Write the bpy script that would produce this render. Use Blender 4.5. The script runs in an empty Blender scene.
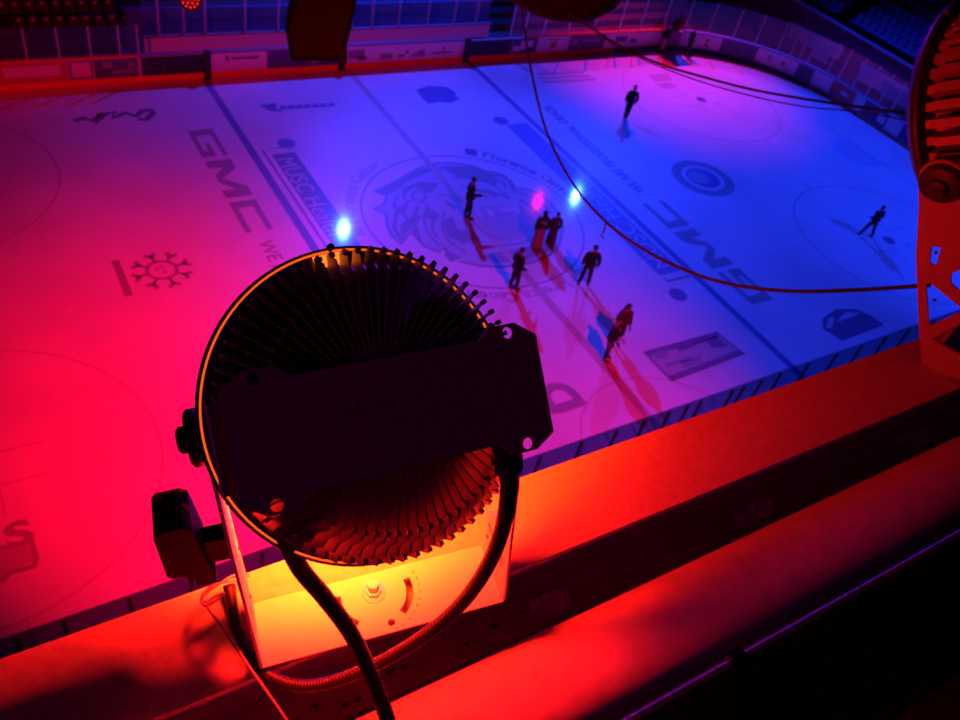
import bpy, bmesh, math, random
from mathutils import Vector, Matrix
random.seed(7)
PI = math.pi
SC = bpy.context.scene
COL = SC.collection
sin, cos = math.sin, math.cos

# ------------------------------------------------------------------ camera
CAM = Vector((-17.0233679, -22.9190833, 18.4319168))
MC = Matrix(((0.8505, 0.2264, -0.4747), (-0.492, 0.6616, -0.5659), (0.1859, 0.7149, 0.6741)))
FPX = 824.97
def ray(u, v):
    return MC @ Vector(((u-480)/FPX, -(v-360)/FPX, -1.0))
def at(u, v, d):                      # point at depth d on the line of sight
    return CAM + ray(u, v)*d
def plane(u, v, ax, val):
    r = ray(u, v); return CAM + r*((val-CAM[ax])/r[ax])
def ice(u, v, z=0.0):
    return plane(u, v, 2, z)
def project(P):
    q = MC.transposed() @ (Vector(P)-CAM)
    return 480+FPX*q.x/-q.z, 360-FPX*q.y/-q.z

cd = bpy.data.cameras.new('camera'); cam = bpy.data.objects.new('camera', cd); COL.objects.link(cam)
mw = MC.to_4x4(); mw.translation = CAM; cam.matrix_world = mw
cd.sensor_width = 36; cd.lens = FPX/960*36; cd.clip_start = .02; cd.clip_end = 300
cd.dof.use_dof = True; cd.dof.focus_distance = 0.93; cd.dof.aperture_fstop = 10.5
SC.camera = cam
SC.view_settings.view_transform = 'Standard'; SC.view_settings.look = 'None'
SC.view_settings.gamma = 1; SC.view_settings.exposure = 0; SC.view_settings.use_curve_mapping = False

# ------------------------------------------------------------------ materials
def mat(name, col, rough=.5, metal=0, coat=0, coatr=.05, noise=0, nscale=20, emit=None, estr=0, bump=0, spec=.5, dark=None):
    m = bpy.data.materials.new(name); m.use_nodes = True
    nt = m.node_tree; b = nt.nodes['Principled BSDF']
    b.inputs['Base Color'].default_value = (*col, 1); b.inputs['Roughness'].default_value = rough
    b.inputs['Metallic'].default_value = metal; b.inputs['Coat Weight'].default_value = coat
    b.inputs['Coat Roughness'].default_value = coatr; b.inputs['Specular IOR Level'].default_value = spec
    if noise or bump:
        tc = nt.nodes.new('ShaderNodeTexCoord'); nz = nt.nodes.new('ShaderNodeTexNoise')
        nz.inputs['Scale'].default_value = nscale; nz.inputs['Detail'].default_value = 6
        nt.links.new(tc.outputs['Object'], nz.inputs['Vector'])
        if noise:
            r = nt.nodes.new('ShaderNodeValToRGB'); dk = dark or tuple(c*(1-noise) for c in col)
            r.color_ramp.elements[0].position = .35; r.color_ramp.elements[1].position = .6
            r.color_ramp.elements[0].color = (*dk, 1); r.color_ramp.elements[1].color = (*col, 1)
            nt.links.new(nz.outputs['Fac'], r.inputs['Fac']); nt.links.new(r.outputs['Color'], b.inputs['Base Color'])
        if bump:
            bp = nt.nodes.new('ShaderNodeBump'); bp.inputs['Strength'].default_value = bump; bp.inputs['Distance'].default_value = .002
            nt.links.new(nz.outputs['Fac'], bp.inputs['Height']); nt.links.new(bp.outputs['Normal'], b.inputs['Normal'])
    if emit:
        b.inputs['Emission Color'].default_value = (*emit, 1); b.inputs['Emission Strength'].default_value = estr
    return m
def glassmat(name, tint, gl=.05):
    m = bpy.data.materials.new(name); m.use_nodes = True; nt = m.node_tree; nt.nodes.clear()
    o = nt.nodes.new('ShaderNodeOutputMaterial'); t = nt.nodes.new('ShaderNodeBsdfTransparent'); g = nt.nodes.new('ShaderNodeBsdfGlossy')
    t.inputs[0].default_value = (*tint, 1); g.inputs['Roughness'].default_value = .05
    x = nt.nodes.new('ShaderNodeMixShader'); x.inputs[0].default_value = gl
    nt.links.new(t.outputs[0], x.inputs[1]); nt.links.new(g.outputs[0], x.inputs[2]); nt.links.new(x.outputs[0], o.inputs[0])
    return m
ICEK = dict(rough=.45, coat=.9, coatr=.07, spec=.3)
def icemat(name, col): return mat(name, col, **ICEK)
M = dict(
    ice=mat('ice', (.80, .80, .84), noise=.10, nscale=.35, **ICEK),
    p_blue=icemat('ice_blue', (.20, .20, .48)), p_red=icemat('ice_red', (.60, .44, .54)), p_grey=icemat('ice_grey', (.36, .33, .40)),
    p_navy=icemat('ice_navy', (.22, .17, .33)), p_light=icemat('ice_light', (.62, .64, .74)), p_lion=icemat('ice_lion', (.46, .56, .66)),
    p_lion2=icemat('ice_lion2', (.28, .34, .42)), p_white=icemat('ice_white', (.82, .82, .86)), p_faint=icemat('ice_faint', (.46, .44, .52)),
    p_centre=icemat('ice_centre', (.52, .45, .47)), p_sky=icemat('ice_sky', (.20, .28, .60)), p_lion3=icemat('ice_lion3', (.38, .46, .56)),
    board=mat('board_white', (.62, .60, .62), .35), kick=mat('kick_yellow', (.95, .34, .05), .4), cap=mat('cap_red', (.80, .12, .06), .35),
    navy=mat('ad_navy', (.10, .08, .22), .4), adwhite=mat('ad_white', (.78, .76, .84), .4), banner=mat('banner_cloth', (.88, .86, .95), .7), fing=mat('fin_grey', (.26, .20, .20), .5), p_crease=icemat('ice_crease', (.10, .62, .92)), adred=mat('ad_red', (.55, .12, .14), .4),
    adgrey=mat('ad_grey', (.30, .24, .30), .4), adblack=mat('ad_black', (.05, .03, .05), .4, noise=.8, nscale=6),
    alu=mat('aluminium', (.55, .55, .58), .35, .6), post=mat('dark_post', (.03, .03, .035), .5),
    glass=glassmat('glass', (.93, .93, .96)), glass_near=glassmat('glass_near', (.56, .56, .62), .012),
    concrete=mat('concrete', (.10, .10, .11), .8, noise=.4, nscale=2), dark=mat('dark_wall', (.03, .03, .045), .7),
    bluewall=mat('blue_wall', (.05, .14, .36), .6), standwall=mat('stand_wall', (.16, .10, .20), .6, noise=.3, nscale=1), railblue=mat('rail_blue', (.30, .42, .7), .4),
    seat=mat('seat_blue', (.07, .17, .42), .45), seatd=mat('seat_dark', (.014, .008, .012), .6), plate=mat('plate', (.42, .25, .25), .4),
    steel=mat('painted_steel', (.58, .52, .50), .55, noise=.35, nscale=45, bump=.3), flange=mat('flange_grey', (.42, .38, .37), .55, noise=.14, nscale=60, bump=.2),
    pipe=mat('pipe_grey', (.60, .54, .52), .5, noise=.16, nscale=30, bump=.15), blackpipe=mat('black_pipe', (.035, .03, .045), .4), deck=mat('deck_black', (.015, .015, .018), .7),
    yoke=mat('yoke_white', (.76, .70, .52), .38), yokeg=mat('yoke_grey', (.26, .23, .22), .45), black=mat('black_metal', (.022, .018, .02), .5), fin=mat('fin_metal', (.40, .31, .31), .45, .1),
    box=mat('driver_box', (.46, .32, .42), .55, noise=.15, nscale=200), boxtext=mat('box_ink', (.27, .18, .24), .55), rubber=mat('conduit', (.010, .007, .007), .5), zinc=mat('zinc', (.88, .86, .84), .3, .0),
    ink=mat('ink', (.12, .10, .10), .6), wire=mat('wire', (.30, .22, .22), .4), hang=mat('hang_dark', (.005, .003, .004), .8, spec=.2),
    lens=mat('lens', (.8, .8, .8), .3, emit=(1, .06, .02), estr=2.0), ring=mat('ring', (.6, .3, .2), .3, emit=(1, .10, .010), estr=1.1),
    slot=mat('slot', (.6, .3, .2), .3, emit=(1, .13, .01), estr=2.6), finglow=mat('fin_glow', (.5, .2, .2), .3, emit=(1, .008, .006), estr=22.0), led=mat('led', (.6, .1, .1), .3, emit=(1, .015, .02), estr=1.2),
    purple=mat('tape', (.80, .45, .95), .7, noise=.4, nscale=40),
    skin=mat('skin', (.34, .22, .18), .5), cloth=mat('dark_cloth', (.015, .013, .018), .8), cloth2=mat('dark_trousers', (.018, .016, .02), .8),
    dress=mat('pale_dress', (.42, .22, .24), .7), coat=mat('plum_coat', (.08, .035, .05), .8), hair=mat('dark_hair', (.02, .012, .01), .6), pink=mat('pale_trousers', (.6, .45, .45), .7),
)

# ------------------------------------------------------------------ mesh tools
class MB:
    def __init__(s): s.v = []; s.f = []; s.sm = []
    def add(s, vs, fs, smooth=False):
        n = len(s.v); s.v += [Vector(v) for v in vs]; s.f += [[i+n for i in f] for f in fs]; s.sm += [smooth]*len(fs); return s
    def box(s, c, h, R=None):
        c = Vector(c); R = R or Matrix.Identity(3)
        vs = [c + R @ Vector((x*h[0], y*h[1], z*h[2])) for x in (-1, 1) for y in (-1, 1) for z in (-1, 1)]
        return s.add(vs, [(0,1,3,2),(4,6,7,5),(0,4,5,1),(2,3,7,6),(0,2,6,4),(1,5,7,3)])
    def tube(s, path, r, n=10, cap=True):
        path = [Vector(p) for p in path]; rr = r if isinstance(r, (list, tuple)) else [r]*len(path)
        t0 = (path[1]-path[0]).normalized(); nx = t0.orthogonal().normalized(); vs = []; fs = []
        for i, p in enumerate(path):
            t = (path[min(i+1, len(path)-1)]-path[max(i-1, 0)]).normalized()
            nx = (nx - t*nx.dot(t)).normalized(); ny = t.cross(nx)
            vs += [p + (nx*cos(2*PI*k/n)+ny*sin(2*PI*k/n))*rr[i] for k in range(n)]
        for i in range(len(path)-1):
            fs += [(i*n+k, i*n+(k+1) % n, (i+1)*n+(k+1) % n, (i+1)*n+k) for k in range(n)]
        s.add(vs, fs, True)
        if cap:
            m = len(path)-1; s.add(vs[:n], [tuple(range(n))[::-1]]); s.add(vs[m*n:], [tuple(range(n))])
        return s
    def lathe(s, prof, o=(0,0,0), ax=(0,0,1), n=32, smooth=True, close=False):
        o = Vector(o); ax = Vector(ax).normalized(); x = ax.orthogonal().normalized(); y = ax.cross(x); vs = []; fs = []
        for r, h in prof: vs += [o+ax*h+(x*cos(2*PI*k/n)+y*sin(2*PI*k/n))*r for k in range(n)]
        m = len(prof)
        for i in range(m if close else m-1):
            j = (i+1) % m; fs += [(i*n+k, i*n+(k+1) % n, j*n+(k+1) % n, j*n+k) for k in range(n)]
        return s.add(vs, fs, smooth)
    def prism(s, poly, d):            # polygon in space swept by vector d
        poly = [Vector(p) for p in poly]; d = Vector(d); n = len(poly)
        return s.add(poly+[p+d for p in poly], [tuple(range(n))[::-1], tuple(range(n, 2*n))]+[(k, (k+1) % n, n+(k+1) % n, n+k) for k in range(n)])
    def poly(s, pts): return s.add(pts, [tuple(range(len(pts)))])
    def ball(s, c, r, n=8, sc=(1,1,1)):
        c = Vector(c); vs = []; fs = []
        for i in range(n+1):
            a = PI*i/n; vs += [c+Vector((sin(a)*cos(2*PI*k/(2*n))*r*sc[0], sin(a)*sin(2*PI*k/(2*n))*r*sc[1], cos(a)*r*sc[2])) for k in range(2*n)]
        for i in range(n): fs += [(i*2*n+k, (i+1)*2*n+k, (i+1)*2*n+(k+1) % (2*n), i*2*n+(k+1) % (2*n)) for k in range(2*n)]
        return s.add(vs, fs, True)
    def build(s, name, m, parent=None, loc=None):
        me = bpy.data.meshes.new(name); o = Vector(loc) if loc is not None else Vector((0,0,0))
        me.from_pydata([v-o for v in s.v], [], s.f); me.materials.append(m)
        for p, q in zip(me.polygons, s.sm): p.use_smooth = q
        bm = bmesh.new(); bm.from_mesh(me); bmesh.ops.remove_doubles(bm, verts=bm.verts, dist=1e-6); bmesh.ops.recalc_face_normals(bm, faces=bm.faces); bm.to_mesh(me); bm.free()
        ob = bpy.data.objects.new(name, me); ob.location = o; COL.objects.link(ob)
        if parent: ob.parent = parent
        return ob
def empty(name, loc=(0,0,0), R=None):
    o = bpy.data.objects.new(name, None); COL.objects.link(o); o.empty_display_size = .1
    m = (R or Matrix.Identity(3)).to_4x4(); m.translation = Vector(loc); o.matrix_world = m; return o
def tag(o, label, cat, group=None):
    o['label'] = label; o['category'] = cat
    if group: o['group'] = group
    return o
def struct(o): o['kind'] = 'structure'; return o
def bake(ob, name, m, parent=None, tf=None):          # evaluated copy as plain mesh
    COL.objects.link(ob); bpy.context.view_layer.update()
    me = bpy.data.meshes.new_from_object(ob.evaluated_get(bpy.context.evaluated_depsgraph_get()))
    old = ob.data; bpy.data.objects.remove(ob)
    if tf: me.transform(tf)
    me.materials.clear(); me.materials.append(m)
    o = bpy.data.objects.new(name, me); COL.objects.link(o)
    if parent: o.parent = parent
    return o
def frame(o, x, y):
    x = Vector(x).normalized(); z = x.cross(Vector(y)).normalized(); y = z.cross(x)
    m = Matrix((x, y, z)).transposed().to_4x4(); m.translation = Vector(o); return m
def plate(name, outer, holes, th, m, parent, tf):     # 2D outline with holes, thickness th
    c = bpy.data.curves.new(name, 'CURVE'); c.dimensions = '2D'; c.fill_mode = 'BOTH'; c.extrude = th/2
    for pl in [outer]+holes:
        sp = c.splines.new('POLY'); sp.points.add(len(pl)-1); sp.use_cyclic_u = True
        for p, q in zip(sp.points, pl): p.co = (q[0], q[1], 0, 1)
    return bake(bpy.data.objects.new(name, c), name, m, parent, tf)
def text(name, s, tf, size, m, parent, align='CENTER', ext=0, shear=0, sx=1, bold=0):
    c = bpy.data.curves.new(name, 'FONT'); c.body = s; c.size = size; c.align_x = align; c.align_y = 'CENTER'; c.extrude = ext; c.shear = shear
    c.resolution_u = 3; c.offset = bold*size
    return bake(bpy.data.objects.new(name, c), name, m, parent, tf @ Matrix.Diagonal((sx, 1, 1, 1)))
def circ(r, n=20, c=(0,0)): return [(c[0]+r*cos(2*PI*k/n), c[1]+r*sin(2*PI*k/n)) for k in range(n)]
def smooth_path(pts, n=8):
    P = [Vector(p) for p in pts]; out = []
    for i in range(len(P)-1):
        a, b, c, d = P[max(i-1, 0)], P[i], P[i+1], P[min(i+2, len(P)-1)]
        for k in range(n):
            t = k/n; out.append(.5*((2*b)+(c-a)*t+(2*a-5*b+4*c-d)*t*t+(3*b-a-3*c+d)*t**3))
    return out+[P[-1]]

# ================================================================== RINK
HX, HY, RC = 28.3, 12.95, 8.5
def bpath(s):                      # along the boards, s measured from x=-29 on the far side
    L = HX-RC+29
    if s < L: return Vector((-29+s, HY, 0)), Vector((0, -1, 0))
    s -= L
    if s < RC*PI/2:
        t = s/RC; return Vector((HX-RC+RC*sin(t), HY-RC+RC*cos(t), 0)), Vector((-sin(t), -cos(t), 0))
    s -= RC*PI/2
    if s < 2*(HY-RC): return Vector((HX, HY-RC-s, 0)), Vector((-1, 0, 0))
    s -= 2*(HY-RC)
    if s < RC*PI/2:
        t = s/RC; return Vector((HX-RC+RC*cos(t), -HY+RC-RC*sin(t), 0)), Vector((-cos(t), sin(t), 0))
    s -= RC*PI/2
    return Vector((HX-RC-s, -HY, 0)), Vector((0, 1, 0))
S_ARC = HX-RC+29; S_END = S_ARC+RC*PI/2; S_NEAR = S_END+2*(HY-RC)+RC*PI/2; S_TOT = S_NEAR+HX-RC+29
def strip(s0, s1, z0, z1, off, th, step=.8):
    mb = MB(); n = max(1, int((s1-s0)/step)); vs = []
    for i in range(n+1):
        p, nn = bpath(s0+(s1-s0)*i/n); up = Vector((0,0,1))
        a = p+nn*off; b = p+nn*(off-th)
        vs += [a+up*z0, a+up*z1, b+up*z1, b+up*z0]
    fs = []
    for i in range(n):
        for k in range(4): fs.append((i*4+k, i*4+(k+1) % 4, i*4+4+(k+1) % 4, i*4+4+k))
    fs += [(0,1,2,3), (n*4+3, n*4+2, n*4+1, n*4)]
    return mb.add(vs, fs)

# ice surface
mb = MB(); pts = []
for i in range(200):
    s = S_TOT*i/199; pts.append(bpath(s)[0])
top = [Vector((p.x, p.y, 0)) for p in pts]
mb.prism([p+Vector((0,0,-.05)) for p in top], (0,0,.05))
floor = struct(mb.build('floor', M['ice']))
# --- markings painted in the ice (children of the ice)
ZI = [.004]
def lvl(d=0): return Vector((0,0,ZI[0]+d))
def flat(name, polys, m, d=0):
    mb = MB()
    for pl in polys: mb.poly([Vector((p[0], p[1], 0))+lvl(d) for p in pl])
    return mb.build(name, m, floor)
def band(pts, w, closed=False):                     # list of quads following a path with width w
    P = [Vector((p[0], p[1], 0)) for p in pts]; n = len(P); L = []; R = []
    for i in range(n):
        a = P[(i-1) % n] if closed or i else P[i]; b = P[(i+1) % n] if closed or i < n-1 else P[i]
        t = (b-a).normalized(); nn = Vector((-t.y, t.x, 0))*w/2; L.append(P[i]+nn); R.append(P[i]-nn)
    return [(L[i], L[(i+1) % n], R[(i+1) % n], R[i]) for i in range(n if closed else n-1)]
def arcpts(cx, cy, r, a0=0, a1=2*PI, n=72): return [(cx+r*cos(a0+(a1-a0)*k/n), cy+r*sin(a0+(a1-a0)*k/n)) for k in range(n+1)]
def px(*uv): return [ice(u, v) for u, v in uv]
BL, FX, FY, GX = 6.99, 18.78, 6.82, 25.1
rect = lambda x0, y0, x1, y1: [(x0, y0), (x1, y0), (x1, y1), (x0, y1)]
for x in (-BL, BL): flat('blue_line', [rect(x-.16, -HY, x+.16, HY)], M['p_blue'], .001)
flat('centre_line', [rect(-.16, -HY, .16, HY)], M['p_centre'], .004)
flat('goal_line', [rect(GX-.03, -10.6, GX+.03, 10.6)], M['p_red'])
for x in (-FX, FX):
    for y in (-FY, FY):
        q = band(arcpts(x, y, 4.57), .07)
        for sx in (-1, 1):
            for sy in (-1, 1):
                q.append(rect(x+sx*.6-.03, y+sy*4.57, x+sx*.6+.03, y+sy*5.2))
                q.append(rect(x+sx*.6, y+sy*.55-.03, x+sx*1.8, y+sy*.55+.03)); q.append(rect(x+sx*.6-.03, y+sy*.55, x+sx*.6+.03, y+sy*1.5))
        flat('faceoff_circle', q, M['p_red']); flat('faceoff_dot', [arcpts(x, y, .3, n=24)[:-1]], M['p_navy'], .001)
for x in (-BL+1.6, BL-1.6):
    for y in (-FY, FY): flat('neutral_dot', [arcpts(x, y, .38, n=24)[:-1]], M['p_blue'], .001)
flat('centre_circle', band(arcpts(0, 0, 4.57, n=96), .06), M['p_blue'], .003)
flat('referee_crease', band(arcpts(0, -HY, 3.05, 0, PI, 48), .05), M['p_red'])
cre = px((832,142),(846,139),(882,165),(868,166),(850,160),(838,151))
flat('goal_crease', [cre], M['p_light']); flat('crease_outline', band(cre, .13, True), M['p_crease'], .001)
# block letters (unit cell: x right 0..1, y up 0..1)
LET = {'G': [[(0,0),(.22,0),(.22,1),(0,1)], [(0,.8),(1,.8),(1,1),(0,1)], [(0,0),(1,0),(1,.2),(0,.2)], [(.78,0),(1,0),(1,.55),(.78,.55)], [(.5,.38),(1,.38),(1,.55),(.5,.55)]],
       'M': [[(0,0),(.2,0),(.2,1),(0,1)], [(.8,0),(1,0),(1,1),(.8,1)], [(0,1),(.25,1),(.56,.1),(.4,.1)], [(.75,1),(1,1),(.6,.1),(.44,.1)]],
       'C': [[(0,0),(.22,0),(.22,1),(0,1)], [(0,.78),(1,.78),(1,1),(0,1)], [(0,0),(1,0),(1,.22),(0,.22)]]}
def block(word, o, rt, up, widths, gap):
    o = Vector((o[0], o[1], 0)); rt = Vector(rt); up = Vector(up); q = []
    for ch, w in zip(word, widths):
        for k, pl in enumerate(LET[ch]):
            q.append([o+rt*(a*w)+up*b for a, b in pl])
        o = o+rt*(w+gap)
    return q
def block_obj(word, o, rt, up, widths, gap):
    mb = MB()
    for i, pl in enumerate(block(word, o, rt, up, widths, gap)): mb.poly([Vector((p[0], p[1], 0))+lvl(.001+.0002*i) for p in pl])
    return mb.build('painted_lettering', M['p_grey'], floor)
a, b, c = ice(187,131), ice(213,130), ice(246,233)
LW = (a-c).length
block_obj('GMC', (a.x, a.y), (0,-1,0), (b.x-a.x, 0, 0), (LW*.29, LW*.36, LW*.27), LW*.04)
o_, u_, f_ = ice(773,299), ice(752,305), ice(657,201)
LW = f_.y-o_.y
block_obj('GMC', (o_.x, o_.y), (0,1,0), (u_.x-o_.x, 0, 0), (LW*.29, LW*.36, LW*.27), LW*.04)
def itext(s, o, rt, up, size, m, d=.002, sx=1, align='CENTER', name='painted_lettering', bold=.015):
    return text(name, s, frame(Vector((o[0], o[1], 0))+lvl(d), rt, up), size, m, floor, align, sx=sx, bold=bold)
p = ice(264,241); itext('WE ARE PROFESSIONAL GRADE', (p.x, p.y), (0,-1,0), (1,0,0), .78, M['p_grey'], align='LEFT')
a, b = ice(644,195), ice(545,104); n_ = .78*.60*25
itext('WE ARE PROFESSIONAL GRADE', ((a.x+b.x)/2, (a.y+b.y)/2), (0,1,0), (-1,0,0), .78, M['p_navy'], sx=(b.y-a.y)/n_)
# banner adverts beside the blue lines
a = ice(262,153); b = ice(330,236); x_ = -BL+.45
flat('painted_banner', [[(x_+.25, a.y-.2), (x_+1.25, a.y-.2), (x_+1.25, -5.4), (x_+.25, -5.4)]], M['p_navy'], .001); flat('banner_outline', band([(x_, -5.4), (x_, a.y+.25), (x_+1.15, a.y+.25), (x_+1.15, a.y)], .09), M['p_navy'], .002)
itext('MUSC Health', (x_+.62, a.y-.5), (0,-1,0), (1,0,0), 1.0, M['p_light'], .003, align='LEFT', bold=0)
a = ice(512,122); x_ = BL-.35
flat('painted_banner', [[(x_, a.y-.2), (x_-1.2, a.y-.2), (x_-1.2, -5.6), (x_, -5.6)]], M['p_sky'], .001); flat('banner_outline', band([(x_+.1, -6.0), (x_-1.1, -6.0), (x_-1.1, -5.8)], .09), M['p_navy'], .002)
itext('MUSC Health', (x_-.5, -5.3), (0,1,0), (-1,0,0), 1.2, M['p_light'], .003, align='LEFT', bold=0)
# ring of lettering round the centre circle
W = '■ Florence Center'
pa, pb = ice(471,153), ice(572,197)
t0, t1 = math.degrees(math.atan2(pa.y, pa.x)), math.degrees(math.atan2(pb.y, pb.x)); rr_ = (pa.length+pb.length)/2
for dt in (0, 115, 235):
    for k, ch in enumerate(W):
        if ch == ' ': continue
        th = math.radians(t0+dt+(t1-t0)*k/(len(W)-1)); r = rr_
        itext(ch, (r*cos(th), r*sin(th)), (sin(th), -cos(th), 0), (cos(th), sin(th), 0), .72, M['p_navy'] if not dt else M['p_faint'])
# lion head emblem
head = px((374,192),(398,180),(420,168),(437,163),(455,163),(470,165),(486,171),(494,172),(503,175),(511,181),(515,188),(528,189),(540,194),(551,203),(559,215),(563,228),(560,242),(556,250),(548,256),(535,262),(520,265),(500,267),(480,266),(462,262),(446,256),(447,247),(438,252),(424,246),(413,234),(408,234),(404,240),(402,244),(392,236),(387,226),(386,214),(374,209),(384,204),(387,196))
flat('lion_emblem', [head], M['p_lion'], .0015)
L2 = band(head, .12, True)
def fp(*uv): return [px(*uv)]
L2 += fp((374,192),(398,180),(420,170),(437,165),(434,170),(410,180),(388,196)) + fp((402,188),(420,182),(439,183),(430,194),(415,187),(404,195),(408,203),(402,198))
L2 += band(px((412,196),(416,190),(424,192),(426,198),(420,203),(414,200)), .14, True) + fp((440,166),(470,166),(490,173),(500,182),(480,182),(455,176))
L2 += band(px((486,181),(494,175),(504,176),(511,183),(513,190)), .22) + band(px((492,185),(497,180),(503,182),(506,188)), .18)
L2 += fp((425,206),(440,214),(436,222),(424,216)) + fp((400,225),(412,216),(424,215),(414,226),(402,236)) + fp((446,200),(458,207),(456,210),(446,205))
L2 += fp((440,222),(452,216),(458,230),(474,232),(480,240),(462,244),(448,236)) + fp((438,238),(446,250),(462,258),(450,262)) + fp((476,256),(500,252),(530,246),(555,238),(552,250),(520,262),(496,263))
L2 += band(px((404,205),(396,215),(394,228),(402,240)), .16) + band(px((418,206),(414,222),(420,240)), .14) + band(px((520,200),(530,206),(540,216),(545,228)), .16) + band(px((470,190),(490,192),(510,198)), .2)
for st_ in ([(380,193),(400,183),(422,174),(444,168)], [(392,205),(402,212),(408,222),(404,234)], [(410,200),(404,212),(410,226),(420,238)], [(428,204),(424,220),(430,236),(440,246)], [(444,212),(442,228),(450,242),(466,252)],
            [(438,196),(450,196),(462,202),(470,210)], [(452,178),(474,178),(494,186),(508,196)], [(460,186),(480,190),(498,198)], [(512,192),(528,196),(542,204),(552,214)], [(470,214),(476,226),(490,236),(512,240)], [(480,246),(500,246),(524,242),(546,232)],
            [(556,222),(552,236),(540,248)], [(464,218),(468,232),(482,244)], [(416,210),(412,222),(418,232)], [(434,216),(432,228),(438,238)], [(520,206),(524,214),(536,222)], [(398,196),(394,204),(398,214)]):
    P_ = smooth_path([ice(*q_) for q_ in st_], 4); L2 += band(P_, .10)
mb = MB()
for i, pl in enumerate(L2): mb.poly([Vector((p[0], p[1], 0))+lvl(.002+.00002*i) for p in pl])
mb.build('lion_linework', M['p_lion2'], floor)
flat('lion_mouth', fp((480,207),(500,206),(520,207),(540,214),(548,228),(530,238),(500,238),(486,228)), M['p_lion3'], .0018)
flat('lion_teeth', fp((486,209),(493,211),(494,219),(488,214)) + fp((497,209),(516,207),(520,209),(519,215),(514,211),(502,212)) + fp((447,250),(458,257),(470,262),(456,261)), M['p_light'], .003)
flat('painted_emblem', fp((474,291),(482,291),(484,297),(476,298)), M['p_faint'])
# smaller painted sponsor marks
flat('painted_badge', fp((416,90),(428,86),(447,87),(455,92),(456,97),(461,99),(450,103),(438,102),(428,104),(423,99)), M['p_blue'])
flat('painted_wing_mark', fp((258,105),(277,103),(276,108),(283,112),(270,111)) + [px((280+8*i, 106-.45*i), (287+8*i, 105.6-.45*i), (286+8*i, 109.5-.5*i), (279+8*i, 110-.5*i)) for i in range(7)], M['p_blue'])
flat('painted_script', band(px((74,121),(84,118),(92,121),(100,113),(96,124),(105,114),(115,112),(112,118),(125,113),(136,116),(142,111),(152,110),(153,113),(146,120),(138,119)), .28), M['p_navy'])
flat('painted_text_rows', [px((537+2*r, 73+4*r), (583+6*r, 71+3.6*r), (584+6*r, 73.4+3.6*r), (538+2*r, 75.6+4*r)) for r in range(3)], M['p_faint'])
sc = ice(162,270); q = band(arcpts(sc.x, sc.y, .47, n=32), .11)
for k in range(8):
    t = k*PI/4+.2; d = Vector((cos(t), sin(t))); e = Vector((-d.y, d.x)); c = Vector((sc.x, sc.y))
    q += band([c+d*.47, c+d*.9], .1) + band([c+d*.95+e*.18, c+d*.74, c+d*.95-e*.18], .17)
for dx, dy in ((-.2,.15), (.06,.2), (.06,-.18)): q.append(arcpts(sc.x+dx*.7, sc.y+dy*.7, .07, n=8)[:-1])
flat('painted_snowflake', q, M['p_grey'])
flat('painted_text_bar', [px((111,261),(119,260),(133,295),(125,297))], M['p_grey'])
fr = px((646,354),(718,334),(742,352),(670,379))
flat('painted_sign', band(fr, .28, True) + fp((676,349),(716,336),(728,346),(712,348),(706,341),(680,352)), M['p_navy'], .001)
flat('painted_sign_field', [fr], M['p_faint']); flat('painted_sign_lines', fp((664,364),(690,356),(692,359),(666,368)) + fp((680,362),(700,356),(702,362),(684,368)) + fp((650,356),(660,350),(670,354),(662,360)), M['p_lion2'], .002)
flat('painted_crest', fp((822,319),(836,309),(856,309),(872,316),(884,325),(842,341),(830,333),(823,329)), M['p_navy']); flat('painted_crest_band', fp((836,322),(846,312),(860,313),(852,317)) + fp((826,328),(829,318),(834,316),(832,328)), M['p_light'], .001)
c = ice(703,178)
q = band(arcpts(c.x, c.y, 1.32, n=48), .48); flat('painted_roundel', q, M['p_lion2'], .0)
flat('roundel_core', [arcpts(c.x, c.y, .86, n=32)[:-1]], M['p_blue'], .001); flat('roundel_field', [arcpts(c.x-.22, c.y+.08, .52, n=24)[:-1]], M['p_faint'], .002)
p = ice(562,396); itext('D', (p.x, p.y), (0,1,0), (-1,0,0), 1.75, M['p_grey'], sx=.95, bold=.05)
flat('painted_text_bar', [px((556,411),(580,403),(585,406),(560,414))], M['p_faint'])
itext('S', (ice(19,535).x, ice(19,535).y), (1,.1,0), (-.1,1,0), 1.0, M['p_grey'], sx=1.3, bold=.04)
flat('painted_sign_field', fp((-20,553),(32,541),(36,560),(20,567),(0,580),(-20,590)), M['p_faint']); flat('painted_sign', band(px((-20,553),(32,541),(36,560),(34,566),(10,573),(0,582)), .16), M['p_grey'], .001)
flat('painted_emblem', fp((648,75),(668,73),(672,80),(655,82)) + fp((656,84),(670,82),(678,87),(664,89)), M['p_red'])

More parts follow.
